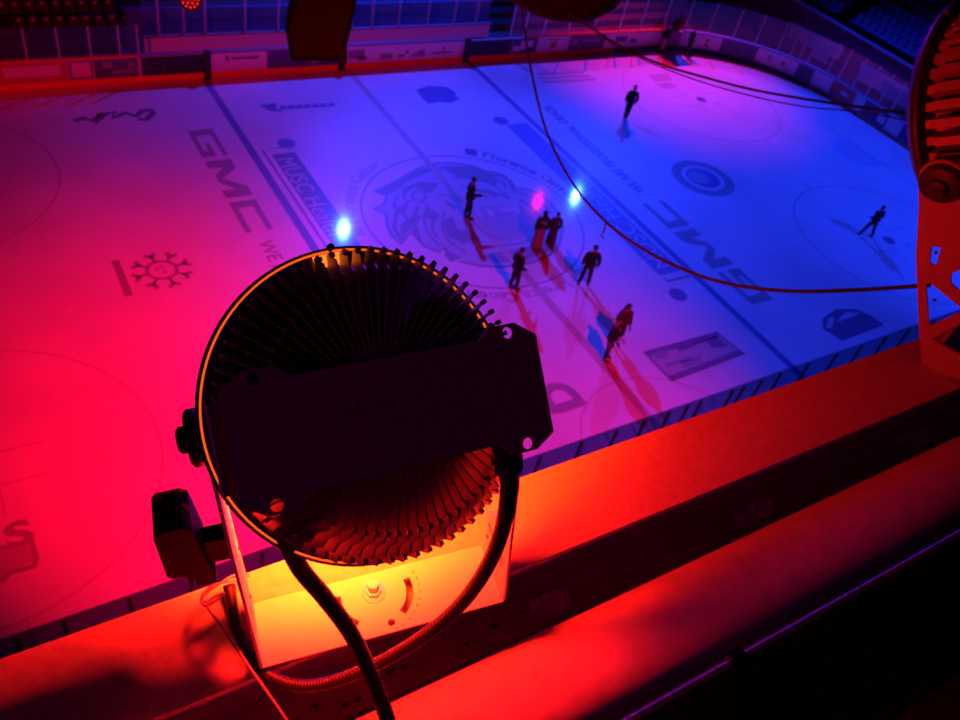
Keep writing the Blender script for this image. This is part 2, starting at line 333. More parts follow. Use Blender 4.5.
# --- boards, far + right end + near
far = struct(strip(8, S_END+2*(HY-RC), 0, 1.12, 0, .12).build('wall_far', M['board']))
def cap(s0, s1, m): return strip(s0, s1, 1.12, 1.22, .03, .2).build('cap_rail', m, far)
strip(8, 46.0, 0.0, .24, .03, .03).build('kick_plate', M['kick'], far); strip(46.0, 59.7, 0, .24, .03, .03).build('kick_plate', M['navy'], far)
strip(59.7, S_END+9, 0, .24, .03, .03).build('kick_plate', M['adred'], far)
cap(8, 19.3, M['cap']); cap(19.3, 35.9, M['adgrey']); cap(39.4, 49.6, M['cap']); cap(50.9, S_END+9, M['railblue'])
def ad(s0, s1, m, z0=.27, z1=1.1): return strip(s0, s1, z0, z1, .02, .02).build('advert_panel', m, far)
def X(x): return x+29
adverts = [(8, 13.7, 'adred'), (13.75, 16.4, 'adred'), (16.45, 17.4, 'adgrey'), (17.45, 19.2, 'navy'), (19.35, 22.1, 'adblack'), (22.3, 24.9, 'adwhite'), (24.95, 28.7, 'navy'), (28.85, 35.4, 'adwhite'),
           (36.0, 38.6, 'adblack'), (38.65, 40.3, 'navy'), (40.35, 42.5, 'adwhite'), (42.55, 45.1, 'navy'), (45.15, 49.4, 'adwhite'), (49.5, 50.9, 'adgrey'), (51.0, 53.55, 'adwhite'), (53.65, 55.9, 'navy'), (56.0, 58.5, 'adwhite'),
           (58.55, 59.6, 'navy'), (59.65, 60.9, 'adwhite'), (60.95, 62.7, 'adred'), (62.75, 63.4, 'adwhite'), (63.45, 65.2, 'navy'), (65.25, 66.2, 'adwhite'), (66.25, 70, 'navy')]
apan = [ad(a, b, M[m]) for a, b, m in adverts]
def blobs(i, m, items):                               # unreadable shapes printed on an advert: (position 0..1, width, z0, z1)
    a, b, _ = adverts[i]; mb = MB()
    for f, w, z0, z1 in items:
        s = a+(b-a)*f; t = strip(s-w/2, s+w/2, z0, z1, .024, .004, .3); mb.add(t.v, t.f)
    mb.build('printed_mark', m, apan[i])
blobs(1, M['adwhite'], [(.5, 2.1, .52, .95)]); blobs(2, M['adwhite'], [(.5, .7, .4, 1.0)]); blobs(3, M['adgrey'], [(.65, .9, .45, .6), (.3, .4, .7, 1.0), (.85, .3, .7, .95)])
blobs(5, M['adgrey'], [(.3, .16, .72, 1.0), (.55, 1.0, .78, .92), (.8, .3, .76, .94)]); blobs(6, M['adgrey'], [(.62, .35, .4, .8)])
blobs(7, M['adgrey'], [(.09, .9, .5, .95), (.14, .5, .38, .6), (.34, .7, .38, .68), (.47, .4, .45, .6), (.52, .2, .6, .8), (.62, .8, .45, .62), (.64, .4, .6, .78), (.83, 1.2, .5, .62), (.84, .16, .66, .86)])
blobs(9, M['adwhite'], [(.2, .5, .4, .7), (.45, .35, .45, .95), (.7, .4, .6, .95)]); blobs(10, M['adred'], [(.5, .42, .45, .85), (.5, .8, .93, 1.0)]); blobs(11, M['adgrey'], [(.15, .4, .55, .9), (.6, 1.2, .7, .85)])
blobs(12, M['navy'], [(.28, .9, .6, .95), (.5, .5, .5, .75)]); blobs(14, M['navy'], [(.25, .4, .55, .85), (.6, .9, .75, .9), (.62, .8, .45, .6)])
blobs(15, M['adwhite'], [(.15, .2, .5, .95), (.35, .5, .6, .75), (.7, .6, .55, .9)]); blobs(16, M['navy'], [(.25, .35, .55, .95), (.6, 1.2, .6, .8)]); blobs(18, M['navy'], [(.5, .4, .5, .8)]); blobs(19, M['adwhite'], [(.5, .8, .6, .8)]); blobs(21, M['adwhite'], [(.8, .5, .4, .9)])
# door posts in the far boards
for x in (-6.85, -.35, 6.75): MB().box((x, HY-.06, .6), (.14, .1, .68)).build('door_post', M['dark' if x else 'cap'], far)
# glass on the boards with aluminium stanchions
strip(8, 19.3, 1.22, 2.5, -.04, .012).build('glass_pane', M['glass'], far); strip(38.4, 70, 1.22, 3.0, -.04, .012).build('glass_pane', M['glass'], far)
for s in [12.9, 15.0, 16.2, 17.4, 18.55, 19.3]+[38.4, 39.3, 40.6, 42.3, 44.1, 46.0, 47.6, 49.4, 51.0, 52.6, 54.2, 55.6, 57.0, 57.8, 58.4, 58.95, 60.3, 61.1, 62.2, 63.2, 64.2, 65.1, 66.5]:
    p, n = bpath(s); z1 = 2.5 if s < 20 else 3.0
    MB().box(p-n*.05+Vector((0,0,(1.2+z1)/2)), (.032, .032, (z1-1.2)/2)).build('stanchion', M['alu'], far)
# team bench behind the far boards
bench = struct(MB().box((0, 14.65, .85), (9.1, .06, .37)).build('wall_bench', M['adwhite']))
MB().box((0, 14.6, 1.25), (9.1, .12, .035)).build('cap_rail', M['adgrey'], bench)
MB().box((-.1, 14.7, 2.1), (9.0, .006, .82)).build('glass_pane', M['glass'], bench)
for x in (-8.4, -7.3, -6.35, -4.5, -2.9, -.6, .9, 2.0, 3.5, 5.2, 6.8, 8.2): MB().box((x, 14.7, 2.05), (.045, .04, .8)).build('stanchion', M['alu'], bench)
struct(MB().box((0, 13.85, -.03), (9.2, .8, .03)).build('floor_bench', M['dark']))
# near boards with low glass
near = struct(strip(S_NEAR-6, S_TOT, 0, .78, 0, .12).build('wall_near', M['board']))
strip(S_NEAR-6, S_TOT, .78, .84, .02, .16).build('cap_rail', M['dark'], near); strip(S_NEAR-6, S_TOT,   .84, 2.22, -.02, .012).build('glass_pane', M['glass_near'], near)
for x in (-18.3, -17.45, -16.2, -14.95, -13.4, -11.9, -10.3, -8.8, -7.3, -5.8, -4.4, -3.15, -2.1, -1.15, -.42, .13, 1.5, 2.0, 2.8, 3.66, 5.0, 6.46, 7.8, 9.17, 10.5, 12, 13.5):
    MB().box((x, -HY-.03, 1.48), (.032, .032, .60)).build('stanchion', M['post'], near)
# ground outside the ice, far stand and end stand
mb = MB(); mb.box((0, 24, -.13), (60, 11.0, .05)); mb.box((0, -24, -.13), (60, 11.0, .05)); mb.box((45, 0, -.13), (16.6, 13, .05))
struct(mb.build('floor_concourse', M['concrete']))
mb = MB()
for r in range(9): mb.box((-6, 16.55+.9*r+6, .12+.15*r), (34, 6, .15+.15*r))
struct(mb.build('trim_1', M['dark']))                       # far terrace steps
struct(MB().box((0, 15.6, .9), (9.6, .08, 1.2)).build('wall_terrace', M['bluewall']))
mb = MB()
for r in range(12): mb.box((31.2+.85*r+5, 0, 1.3+.2*r), (5, 26, 1.4+.2*r))
struct(mb.build('trim_2', M['dark']))                       # end terrace steps
ew = struct(MB().box((30.9, 0, 1.4), (.12, 26, 1.5)).build('wall_end', M['standwall']))
MB().box((30.8, 0, 2.98), (.1, 26, .06)).build('cap_rail', M['railblue'], ew)
# cloth banners on the end wall
for i, (uv, m) in enumerate([(((792,22),(843,48),(838,60),(787,36)), 'banner'), (((818,40),(834,47),(826,64),(811,56)), 'banner'), (((862,62),(915,92),(908,105),(857,80)), 'banner'), (((883,80),(914,98),(911,112),(880,95)), 'railblue')]):
    q = [plane(u, v, 0, 30.74-.015*i) for u, v in uv]
    o = MB().prism(q, (.02, 0, 0)).build('wall_banner', M[m], None, sum(q, Vector())/4)
    tag(o, ['long pale banner hanging on the end stand wall, farther one', 'short pale banner overlapping the farther long banner on the end wall', 'long pale banner on the end stand wall beside the right lamp', 'small bluish banner below the long banner nearest the right lamp'][i], 'banner')
# tunnel gate in the far corner
p, n = bpath(50.2)
struct(MB().box(p+Vector((0, .18, 1.7)), (.55, .05, 1.7)).build('door_1', M['deck']))

# seats ---------------------------------------------------------------
def seat_mesh(name, m):
    mb = MB(); mb.box((0, .05, .40), (.235, .20, .03)); mb.add([(-.23,.24,.42),(.23,.24,.42),(.21,.36,.86),(-.21,.36,.86),(-.23,.29,.40),(.23,.29,.40),(.21,.41,.85),(-.21,.41,.85)], [(0,1,2,3),(7,6,5,4),(0,3,7,4),(1,5,6,2),(3,2,6,7),(0,4,5,1)])
    mb.box((-.2, .15, .19), (.02, .15, .19)); mb.box((.2, .15, .19), (.02, .15, .19))
    o = mb.build(name, m); return o
sm = seat_mesh('stadium_seat', M['seat']); first = True; n_seat = 0
rows = 0
for r in range(7):
    for k in range(44):
        y = -4.0+.56*k
        if (k+3) % 13 in (0, 1): continue                      # aisle
        P = Vector((31.55+.85*r, y, 2.9+.4*r-.2*0)); u, v = project(P+Vector((.2, 0, .6)))
        if not (770 < u < 968 and -8 < v < 110): continue
        o = sm if first else sm.copy()
        if not first: COL.objects.link(o)
        first = False; n_seat += 1
        o.location = P; o.rotation_euler = (0, 0, -PI/2)
        tag(o, 'dark blue stadium seat in the rows above the end wall', 'seat', 'blue seats in the end stand')
sd = tag(seat_mesh('stadium_seat', M['seatd']), 'black stadium seat with a round plate in the far left rows', 'seat', 'black seats in the far stand')
pl = MB().lathe([(0,0),(.085,0),(.085,.02),(0,.02)], (0, .30, .80), (0, -1, .25), 12).build('number_plate', M['plate'], sd); pl['label'] = 'pale round plate'
first = True
for r, (y, z, uv) in enumerate([(16.75, .42, [(22,37),(36,36),(49,35),(62,34),(76,34),(88,33),(101,32),(114,31),(127,30)]), (17.65, .72, [(5,23),(18,22),(32,21),(45,20),(58,19),(71,19),(84,18),(97,18),(110,17)]), (18.55, 1.02, [(40,6),(53,5),(66,4),(79,3),(92,3),(104,2),(117,2),(128,2),(141,1)])]):
    for u, v in uv:
        P = plane(u, v, 1, y); o = sd if first else sd.copy()
        if not first:
            COL.objects.link(o); c = pl.copy(); COL.objects.link(c); c.parent = o
            tag(o, sd['label'], 'seat', sd['group'])
        first = False; o.location = (P.x, y-.3, z)
# ================================================================== PEOPLE
def skinned(name, pts, edges, m, parent, sub=2, root=0):
    me = bpy.data.meshes.new(name); me.from_pydata([p[:3] for p in pts], edges, [])
    bm = bmesh.new(); bm.from_mesh(me); lay = bm.verts.layers.skin.verify()
    bm.verts.ensure_lookup_table()
    for v, p in zip(bm.verts, pts): v[lay].radius = (p[3], p[4] if len(p) > 4 else p[3]); v[lay].use_root = False
    bm.verts[root][lay].use_root = True; bm.to_mesh(me); bm.free()
    ob = bpy.data.objects.new(name, me); sk = ob.modifiers.new('s', 'SKIN'); sk.use_smooth_shade = True
    ss = ob.modifiers.new('d', 'SUBSURF'); ss.levels = sub; ss.render_levels = sub
    return bake(ob, name, m, parent)
def person(pos, az, label, arms=((-.24,.02,-.56),(.24,.02,-.56)), legs=((-.10,.0),(.10,.0)), top='cloth', low='cloth2', kind='suit', long_hair=False, scale=1.0, turn=0, elbow=((-.03,-.06),(.03,-.06)), group=None):
    # local: x right, y forward, z up
    root = empty('person', (pos.x, pos.y, 0.0), Matrix.Rotation(az-PI/2, 3, 'Z')); root.scale = (scale,)*3
    tag(root, label, 'person', group)
    V = []; E = []
    def v(x, y, z, r, r2=None): V.append((x, y, z, r, r2 or r)); return len(V)-1
    def chain(st, L):
        for q in L: k = v(*q); E.append((st, k)); st = k
        return st
    pel = v(0, 0, .95, .13, .10); wa = chain(pel, [(0,0,1.10,.125,.09), (0,.01,1.27,.14,.10), (0,0,1.40,.13,.09)])
    nk = chain(wa, [(0,.0,1.49,.055), (0,.015,1.55,.062)]); hd = chain(nk, [(0,.02,1.62,.082,.09), (0,.015,1.70,.072,.085)])
    sh = []; hands = []
    for i, sg in enumerate((-1, 1)):
        a = arms[i]; s0 = chain(wa, [(sg*.17, 0, 1.40, .065)]); ex, ey = elbow[i]
        el = (sg*.17+a[0]*.3*0+sg*.07+ex, ey, 1.40-.29, .045); 
        w = (a[0], a[1]+.0, 1.40+a[2], .032)
        if a[2] > -.45: el = ((sg*.22), ey, 1.14, .045)
        e = chain(s0, [el]); wr = chain(e, [w]); d = (Vector(w[:3])-Vector(el[:3])).normalized()
        side = Vector((0,1,0)) if abs(d.y) < .7 else Vector((1,0,0)); side = (side-d*side.dot(d)).normalized()
        hands.append((Vector(w[:3]), d, side)); sh.append((s0, e, wr))
    lg = []
    for i, sg in enumerate((-1, 1)):
        fx, fy = legs[i]
        hip = chain(pel, [(sg*.09, 0, .88, .095)]); kn = chain(hip, [((sg*.09+fx)/2, fy/2+.03, .49, .062)]); an = chain(kn, [(fx, fy, .09, .042)])
        chain(an, [(fx, fy+.05, .045, .04), (fx, fy+.17, .035, .034)]); lg.append((fx, fy))
    # hands: palm and five fingers each
    for (s0, e, wr), (w, d, sd_) in zip(sh, hands):
        pc = w+d*.05; pm = chain(wr, [(*pc, .028, .018)]); nrm = d.cross(sd_)
        for j, (o, ln) in enumerate(((-.03,.065),(-.01,.078),(.01,.074),(.03,.06))):
            b = pc+d*.04+sd_*o; chain(pm, [(*b, .009), (*(b+d*ln*.5+nrm*.01), .0085), (*(b+d*ln+nrm*.03), .007)])
        b = pc+sd_*.04; chain(pm, [(*b, .011), (*(b+d*.045+sd_*.015), .009)])
    body = skinned('body', V, E, M['skin'], root, 1)
    # face: nose, ears and eyes joined to the body mesh
    mb = MB(); mb.ball((0,.112,1.62), .017, 4, (.8,1.2,1.4)); mb.ball((-.082,.01,1.63), .022, 4, (.5,1,1.4)); mb.ball((.082,.01,1.63), .022, 4, (.5,1,1.4)); mb.box((0,.102,1.575), (.022,.006,.005))
    bm = bmesh.new(); bm.from_mesh(body.data)
    t = bpy.data.meshes.new('t'); t.from_pydata([q[:] for q in mb.v], [], mb.f); bm.from_mesh(t); bm.to_mesh(body.data); bm.free(); bpy.data.meshes.remove(t)
    for sx in (-1, 1): MB().ball((sx*.032,.10,1.64), .012, 4).build('eye', M['ink'], root)
    # clothes
    def cl(name, idx, m, grow=.014):
        L = []; Ed = []
        for ch in idx:
            st = len(L)
            for k, q in enumerate(ch):
                L.append(q); 
                if k: Ed.append((st+k-1, st+k))
        return L, Ed
    G = lambda i, g=.016: (V[i][0], V[i][1], V[i][2], V[i][3]+g, V[i][4]+g)
    T = [G(pel, .03), G(1+0, .03), G(wa-1, .022), G(wa, .02)]
    if kind in ('dress', 'skirt'):
        prof = [(.11,1.40),(.15,1.30),(.135,1.1),(.19,.9),(.23 if kind == 'dress' else .22,.5),(.26 if kind == 'dress' else .22,.05 if kind == 'dress' else .5)]
        mb = MB()
        mb.lathe(prof, (0,0,0), (0,0,1), 20)
        mb.v = [Vector((q.x, q.y*.8, q.z)) for q in mb.v]
        mb.build('dress' if kind == 'dress' else 'skirt', M[low], root)
    else:
        LV = []; LE = []
        LV.append((0,0,.97,.15,.12)); 
        for i, sg in enumerate((-1, 1)):
            fx, fy = legs[i]; n = len(LV)
            LV += [(sg*.095,0,.86,.112), ((sg*.09+fx)/2,fy/2+.03,.49,.085), (fx,fy,.10,.07)]; LE += [(0,n),(n,n+1),(n+1,n+2)]
        skinned('trousers', LV, LE, M[low], root, 1)
    JV = [(0,0,.78 if kind == 'suit' else .98,.20,.15), (0,0,.98,.20,.145), (0,.0,1.12,.185,.135), (0,.01,1.28,.195,.14), (0,0,1.41,.165,.11), (0,0,1.46,.08,.07)]; JE = [(i,i+1) for i in range(5)]
    for (s0, e, wr), sg in zip(sh, (-1, 1)):
        n = len(JV); a = Vector(V[e][:3]); b = Vector(V[wr][:3]); c = a.lerp(b, .9)
        JV += [(sg*.19,0,1.39,.095), (*a,.08), (*c,.062)]; JE += [(4,n),(n,n+1),(n+1,n+2)]
    skinned('jacket', JV, JE, M[top], root, 1, root=2)
    for fx, fy in lg: MB().ball((fx, fy+.07, .045), .05, 5, (.9,2.6,.9)).build('shoe', M['cloth'], root)
    mb = MB(); mb.ball((0,-.005,1.665), .1, 7, (.93,1.0,1.02))
    mb.v = [q if (q.y < .045 or q.z > 1.70) else Vector((q.x, .045, q.z)) for q in mb.v]
    if long_hair: mb.ball((0,-.07,1.47), .13, 6, (.9,.55,1.7))
    mb.build('hair', M['hair'], root)
    return root
rd = math.radians
down = ((-.24,.03,-.56),(.24,.03,-.56))
person(ice(466,218), rd(-20), 'person in dark suit standing alone on the lion emblem with forearm held forward', arms=((-.24,.03,-.56),(.16,.42,-.28)), legs=((-.07,-.06),(.07,.08)), scale=1.08)
person(ice(536,247), rd(75), 'person with long dark hair in a long pale dress beside the red reflection', kind='dress', top='hair', low='dress', long_hair=True, scale=.98)
person(ice(550,243), rd(70), 'slim person in a plum dress close behind the one in the long pale dress', kind='dress', top='coat', low='coat', scale=.84)
person(ice(512,289), rd(-5), 'person in dark coat nearest the big lamp, one side lit red', arms=((-.2,.2,-.48),(.2,.22,-.46)), legs=((-.11,-.05),(.10,.08)), scale=1.08)
person(ice(583,285), rd(60), 'broad person in dark suit seen from behind, standing with feet apart', arms=((-.27,-.02,-.5),(.27,-.02,-.5)), legs=((-.17,0),(.17,0)), scale=1.07)
person(ice(604,358), rd(-60), 'person in black coat standing in front of the long-haired one', legs=((-.14,0),(.14,.05)), low='cloth2', scale=1.06)
person(ice(614,344), rd(-100), 'person with long dark hair and plum top behind the black coat', kind='skirt', top='coat', low='cloth', long_hair=True, arms=((-.22,.16,-.5),(.22,.2,-.42)), scale=1.06)
person(ice(625,119), rd(60), 'person in dark clothes standing alone near the far faceoff circle', legs=((-.05,0),(.06,0)), arms=((-.25,.0,-.5),(.25,.0,-.5)), scale=1.06)
h = person(ice(866,236), rd(75), 'person striding with legs wide in the right faceoff circle', arms=((-.30,.12,-.40),(.30,.16,-.40)), legs=((-.38,.05),(.24,-.12)), scale=.96)
person(ice(686,56), rd(-30), 'thin dark person standing on the ice by the end boards', legs=((-.06,-.1),(.08,.12)), scale=1.03)
person(ice(661,52), rd(-90), 'person with pale trousers standing in the open gate of the far corner', low='pink', scale=1.0)

# ================================================================== CATWALK STEEL (relative to camera)
def rel(x, y, z): return CAM+Vector((x, y, z))
x0, x1 = -1.6, 3.2
zt = -1.106
BYAW = -.006
RB = Matrix.Rotation(BYAW, 3, 'Z')
beam = empty('steel_beam', rel(.6, .568, zt), RB); tag(beam, 'grey steel beam under the big lamp with a flat dusty top flange', 'beam')
xm, xh = .2, 2.4
MB().box((xm, 0, -.006), (xh, .078, .006)).build('top_flange', M['flange'], beam)
MB().box((xm, 0, -.15), (xh, .006, .138)).build('web', M['flange'], beam)
MB().box((xm, 0, -.294), (xh, .078, .006)).build('bottom_flange', M['flange'], beam)
mb = MB(); random.seed(3)
for k in range(40): mb.ball((-.5+k*.045+random.uniform(-.03,.03), -.045+random.uniform(-.012,.012), -.287), random.uniform(.0015,.006), 3, (random.uniform(.8,2.4),1,.6))
o = mb.build('debris', M['concrete'], beam); o['kind'] = 'stuff'
def scrap(c, w, lab, u):
    mb = MB(); n = 5; vs = []; random.seed(u)
    for i in range(n):
        for j in range(n): vs.append(Vector(c)+Vector(((i-2)*w/4+random.uniform(-.006,.006), (j-2)*.011, random.uniform(.001,.016))))
    fs = [(i*n+j, i*n+j+1, (i+1)*n+j+1, (i+1)*n+j) for i in range(n-1) for j in range(n-1)]
    lo = [v+Vector((0,0,-.0015)) for v in vs]
    mb.add(vs, fs); mb.add(lo, [f[::-1] for f in fs])
    return tag(mb.build('plastic_scrap', M['purple'], None, c), lab, 'scrap')
for (u, v), w, lab in [((755,517), .13, 'crumpled purple plastic scrap on the bottom flange, middle one'), ((548,605), .09, 'crumpled purple plastic scrap on the bottom flange nearest the lamp bracket'), ((910,438), .09, 'crumpled purple plastic scrap on the bottom flange under the right lamp')]:
    p = plane(u, v, 2, CAM.z+zt-.288); p.y = CAM.y+.561-.04; scrap(p, w, lab, u)
def pipe_obj(yc, zc, r, m, name, lab, cat, n=40):
    c = rel((x0+x1)/2, yc, zc); h = (x1-x0)/2
    mb = MB(); mb.tube([c+Vector((t, 0, 0)) for t in (-h, -h/2, 0, h/2, h)], r, n); mb.v = [q-c for q in mb.v]
    return tag(mb.build(name, m), lab, cat) if False else _loc(mb, name, m, c, lab, cat)
def _loc(mb, name, m, c, lab, cat):
    o = mb.build(name, m); o.location = c; return tag(o, lab, cat)
pipe_obj(.330, -1.204, .083, M['pipe'], 'steel_pipe', 'thick stained steel pipe lit red along its far side, below the beam', 'pipe', 64)
hp = empty('guard_rail', rel(.8, .116, -.96)); tag(hp, 'dark flat-topped rail at lower right with a thin violet line along its edge', 'rail')
def rail_prof(y0, y1, z0, z1, r): 
    P = [(y0, z0), (y1, z0)] + [(y1-r+r*cos(t), z1-r+r*sin(t)) for t in (k*PI/16 for k in range(9))] + [(y0+r*cos(t), z1-r+r*sin(t)) for t in (PI/2+k*PI/16 for k in range(9))]
    return P
MB().prism([(-2.4, y, z) for y, z in rail_prof(-.070, .068, -.05, .026, .004)], (4.8, 0, 0)).build('rail_body', M['blackpipe'], hp)
MB().prism([(-2.4, y, z) for y, z in rail_prof(.0655, .0725, -.03, .0275, .003)], (4.8, 0, 0)).build('edge_highlight', M['steel'], hp)['label'] = 'pale strip standing in for the lit edge'  # pale strip added so the rail's edge shows a violet highlight
p = plane(735, 652, 2, CAM.z-.93)
MB().box((p.x-CAM.x-.8, .066, .022), (.012, .012, .010)).build('tape_knot', M['rubber'], hp)
dk = struct(MB().box(rel(.6, -.38, -1.46), (2.4, .585, .03)).build('floor_catwalk', M['deck']))
MB().box(rel(.6, .066, -1.425), (2.4, .004, .012)).build('deck_lip', M['blackpipe'], dk)

# ================================================================== FLOODLIGHTS
def arm_outline():
    out = [(-.050,.0), (-.052,.10), (-.050,.26), (-.036,.36)] + [(.034*cos(t)*1.0, .4086+.034*sin(t)) for t in [PI*(1-k/10) for k in range(11)]] + [(.036,.36), (.046,.26), (.050,.10), (.050,0)]
    holes = [[(-.034,.05), (-.028,.05), (.030,.085), (-.030,.150)], [(.034,.11), (.034,.205), (.028,.21), (-.022,.165)], [(-.034,.185), (-.004,.215), (-.004,.235), (-.034,.262)], [(.018,.245), (.026,.25), (.022,.285), (.008,.285)]]
    return out, holes
BXU = (-.016, -.004); HEAD_YAW = math.radians(8)
def floodlight(name, O, R, tilt, label, scale=1.0, cables=True, hw=.172, h=.4086, power=0, lit=True, nfin=72, thick=.0018, ym='yoke'):
    root = empty(name, O, R); root.scale = (scale,)*3; tag(root, label, 'floodlight')
    a = Vector((0, cos(tilt), -sin(tilt))); U = Vector((0, sin(tilt), cos(tilt))); Xx = Vector((1,0,0)); piv = Vector((-.013*(scale < 1.1),0,h)); pv0 = Vector((0,0,h))
    hy = Matrix.Rotation(HEAD_YAW*(scale < 1.1), 3, U); a = hy @ a; Xx = hy @ Xx; short = thick > .004
    if short: piv = piv+a*.07
    H = lambda x, u, b: piv+Xx*x+U*u-a*b
    # bracket: base plate with slots, two arms
    bolt = Vector((-.004, .016))
    def slot(a0, a1, r=.052, w=.0052):
        A = [math.radians(a0+(a1-a0)*k/14) for k in range(15)]
        return [(bolt.x+(r+w)*cos(t), bolt.y+(r+w)*sin(t)) for t in A]+[(bolt.x+(r-w)*cos(t), bolt.y+(r-w)*sin(t)) for t in reversed(A)]
    base = plate('bracket_base', [(-hw,-.0503),(hw,-.0503),(hw,.0503),(-hw,.0503)], [slot(12,-52), slot(232,168), circ(.0055, 16, (bolt.x+.013, bolt.y-.052))], .004, M[ym], root, Matrix.Translation((0,0,0)))
    ao, ah = arm_outline()
    for sg in (-1, 1):
        tf = frame((sg*hw, 0, 0), (0, 1, 0), (0, 0, 1))
        arm = plate('bracket_arm', ao, ah if thick > .004 or sg > 0 else [[(-.030,.05), (-.026,.05), (.004,.072), (-.028,.105)], [(.034,.15), (.034,.205), (.030,.21), (.006,.185)], circ(.004, 10, (0,.30))], .004, M[ym], root, tf)
        for z in (.06, .17, .27): MB().lathe([(0,0),(.0028,0),(.0028,.002),(0,.002)], (sg*(hw-.002), .024 if z < .2 else .018, z), (-sg,0,0), 10).build('rivet', M['black'], arm)
    mb = MB().lathe([(.0,.002),(.017,.002),(.017,.0045),(.0,.0045)], (*bolt, 0), (0,0,1), 28).lathe([(.011,.0045),(.011,.012),(.008,.012),(.008,.026),(0,.026)], (*bolt, 0), (0,0,1), 6, False)
    mb.build('mounting_bolt', M['zinc'], root)
    for k in range(-2, 10):
        t = math.radians(-74+10*k); q = bolt+Vector((cos(t), sin(t)))*.0665
        if abs(q.y) > .048: continue
        text('scale_number', str(abs(k)*10), frame((q.x, q.y, .0024), (cos(t+PI/2), sin(t+PI/2), 0), (-cos(t), -sin(t), 0)), .0055, M['ink'], base)
    # head
    n = 96
    MB().lathe([(.150,.018 if short else -.045),(.167,.036),(.161,.041),(.100,.044),(.100,.036),(.145,.022 if short else -.04)], piv, -a, n, True, True).build('housing', M['black'], root)
    MB().lathe([(.1630,.0405),(.1650,.0405),(.1650,.038),(.1630,.038)], piv, -a, n, True, True).build('light_ring', M['ring'] if lit else M['black'], root)
    MB().lathe([(.1650,.034),(.1660,.043),(.1675,.043),(.1685,.034)], piv, -a, n, True, True).build('bezel', M['black'], root)
    lz = .03 if short else -.036
    MB().lathe([(0,lz),(.138,lz),(.138,lz+.002),(0,lz+.002)], piv, -a, 48).build('lens', M['lens'] if lit else M['black'], root)
    mb = MB(); mb.lathe([(.118,.0425),(.118,.060),(.06,.064),(.06,.15),(0,.15)], piv, -a, 48)
    N = nfin
    for k in range(N):
        t = 2*PI*k/N; d = Xx*cos(t)+U*sin(t); e = (-Xx*sin(t)+U*cos(t))
        tw = e*(.013 if thick < .004 else 0)                                                # blades lean a little
        prof = [(.05,.045),(.146,.045),(.150,.060),(.157,.066),(.157,.100),(.149,.104),(.146,.118),(.136,.122),(.128,.140),(.05,.145)] if thick < .004 else [(.05,.045),(.150,.045),(.150,.055),(.158,.060),(.158,.128),(.148,.135),(.05,.140)]
        L = [piv+d*r-a*b-e*thick/2+tw*(b-.045)/.1 for r, b in prof]; mb.prism(L, e*thick)
        for r, b in ((.152,.103), (.12,.143)):
            q = piv+d*r-a*b+tw*(b-.045)/.1; mb.box(q, (.0022,.0022,.003), Matrix((e, d, -a)).transposed())
    mb.build('heatsink', M['fing' if short else 'fin'], root)
    # notch through which the lens glows
    mb = MB(); t0 = math.radians(93)
    A = [t0+math.radians(k*1.3) for k in range(-5, 6)]
    vs = [H(r*cos(t), r*sin(t), .0447) for r in (.148,.1615) for t in A]; nA = len(A)
    mb.add(vs, [(i, i+1, nA+i+1, nA+i) for i in range(nA-1)]); mb.build('glow_arc', M['slot'] if lit else M['black'], root)
    mb = MB(); A = [math.radians(k) for k in range(196, 337, 4)]; nA = len(A)  # second glowing arc, added beneath the lower fins to light them red
    vs = [H(r*cos(t), r*sin(t), .0447) for r in (.124,.153) for t in A]
    mb.add(vs, [(i, i+1, nA+i+1, nA+i) for i in range(nA-1)]); mb.build('glow_arc', M['finglow'] if lit else M['black'], root)
    for dg in (92, 20, -30): MB().lathe([(0,0),(.004,0),(.004,.006),(0,.006)], H(.1672*cos(rd(dg)), .1672*sin(rd(dg)), .042), -a, 10).build('rim_screw', M['black'], root)
    # driver box on a mounting plate
    RM = Matrix((Xx, U, -a)).transposed()
    bx, bu = BXU
    MB().box(H(bx, bu, .178), (.134, .043, .026), RM).build('driver_box', M['box'], root)
    pw = .143
    po = [(-pw,-.048),(-pw+.020,-.060),(-pw+.045,-.060),(-pw+.055,-.048),(pw-.055,-.048),(pw-.045,-.060),(pw-.020,-.060),(pw,-.048),(pw,.044),(pw-.020,.058),(pw-.045,.058),(pw-.058,.048),(-pw+.058,.048),(-pw+.045,.058),(-pw+.020,.058),(-pw,.044)]
    plate('driver_plate', po, [circ(.0055, 16, (pw-.028,.050)), circ(.0055, 16, (-pw+.028,.050)), circ(.0055, 16, (pw-.028,-.053)), circ(.0055, 16, (-pw+.028,-.053))], .003, M['box'], root, frame(H(bx, bu, .2055), Xx, U))
    MB().box(H(bx-pw-.005, bu, .200), (.0015, .037, .010), RM @ Matrix.Rotation(rd(-40), 3, 'Y')).build('lit_end_strip', M['zinc'], root)  # pale strip, tilted to catch red light at the box's left end
    text('nameplate_lettering', 'AEON', frame(H(bx-.025, bu+.008, .2072), Xx, U), .017, M['boxtext'], root)
    # pivot clamps and screws
    for sg in (-1, 1):
        MB().box(pv0+Xx*sg*(hw-.016)+a*-.045, (.013,.030,.055), RM).lathe([(0,0),(.030,0),(.030,.012),(.026,.015),(0,.015)], pv0+Xx*sg*(hw+.002), (sg,0,0), 24).build('pivot_clamp', M['black'], root)
        MB().lathe([(0,0),(.014,0),(.014,.007),(.010,.010),(.0,.010)], pv0+Xx*sg*(hw+.017), (sg,0,0), 12, False).build('pivot_screw', M['black'], root)
    return root, H, piv, a
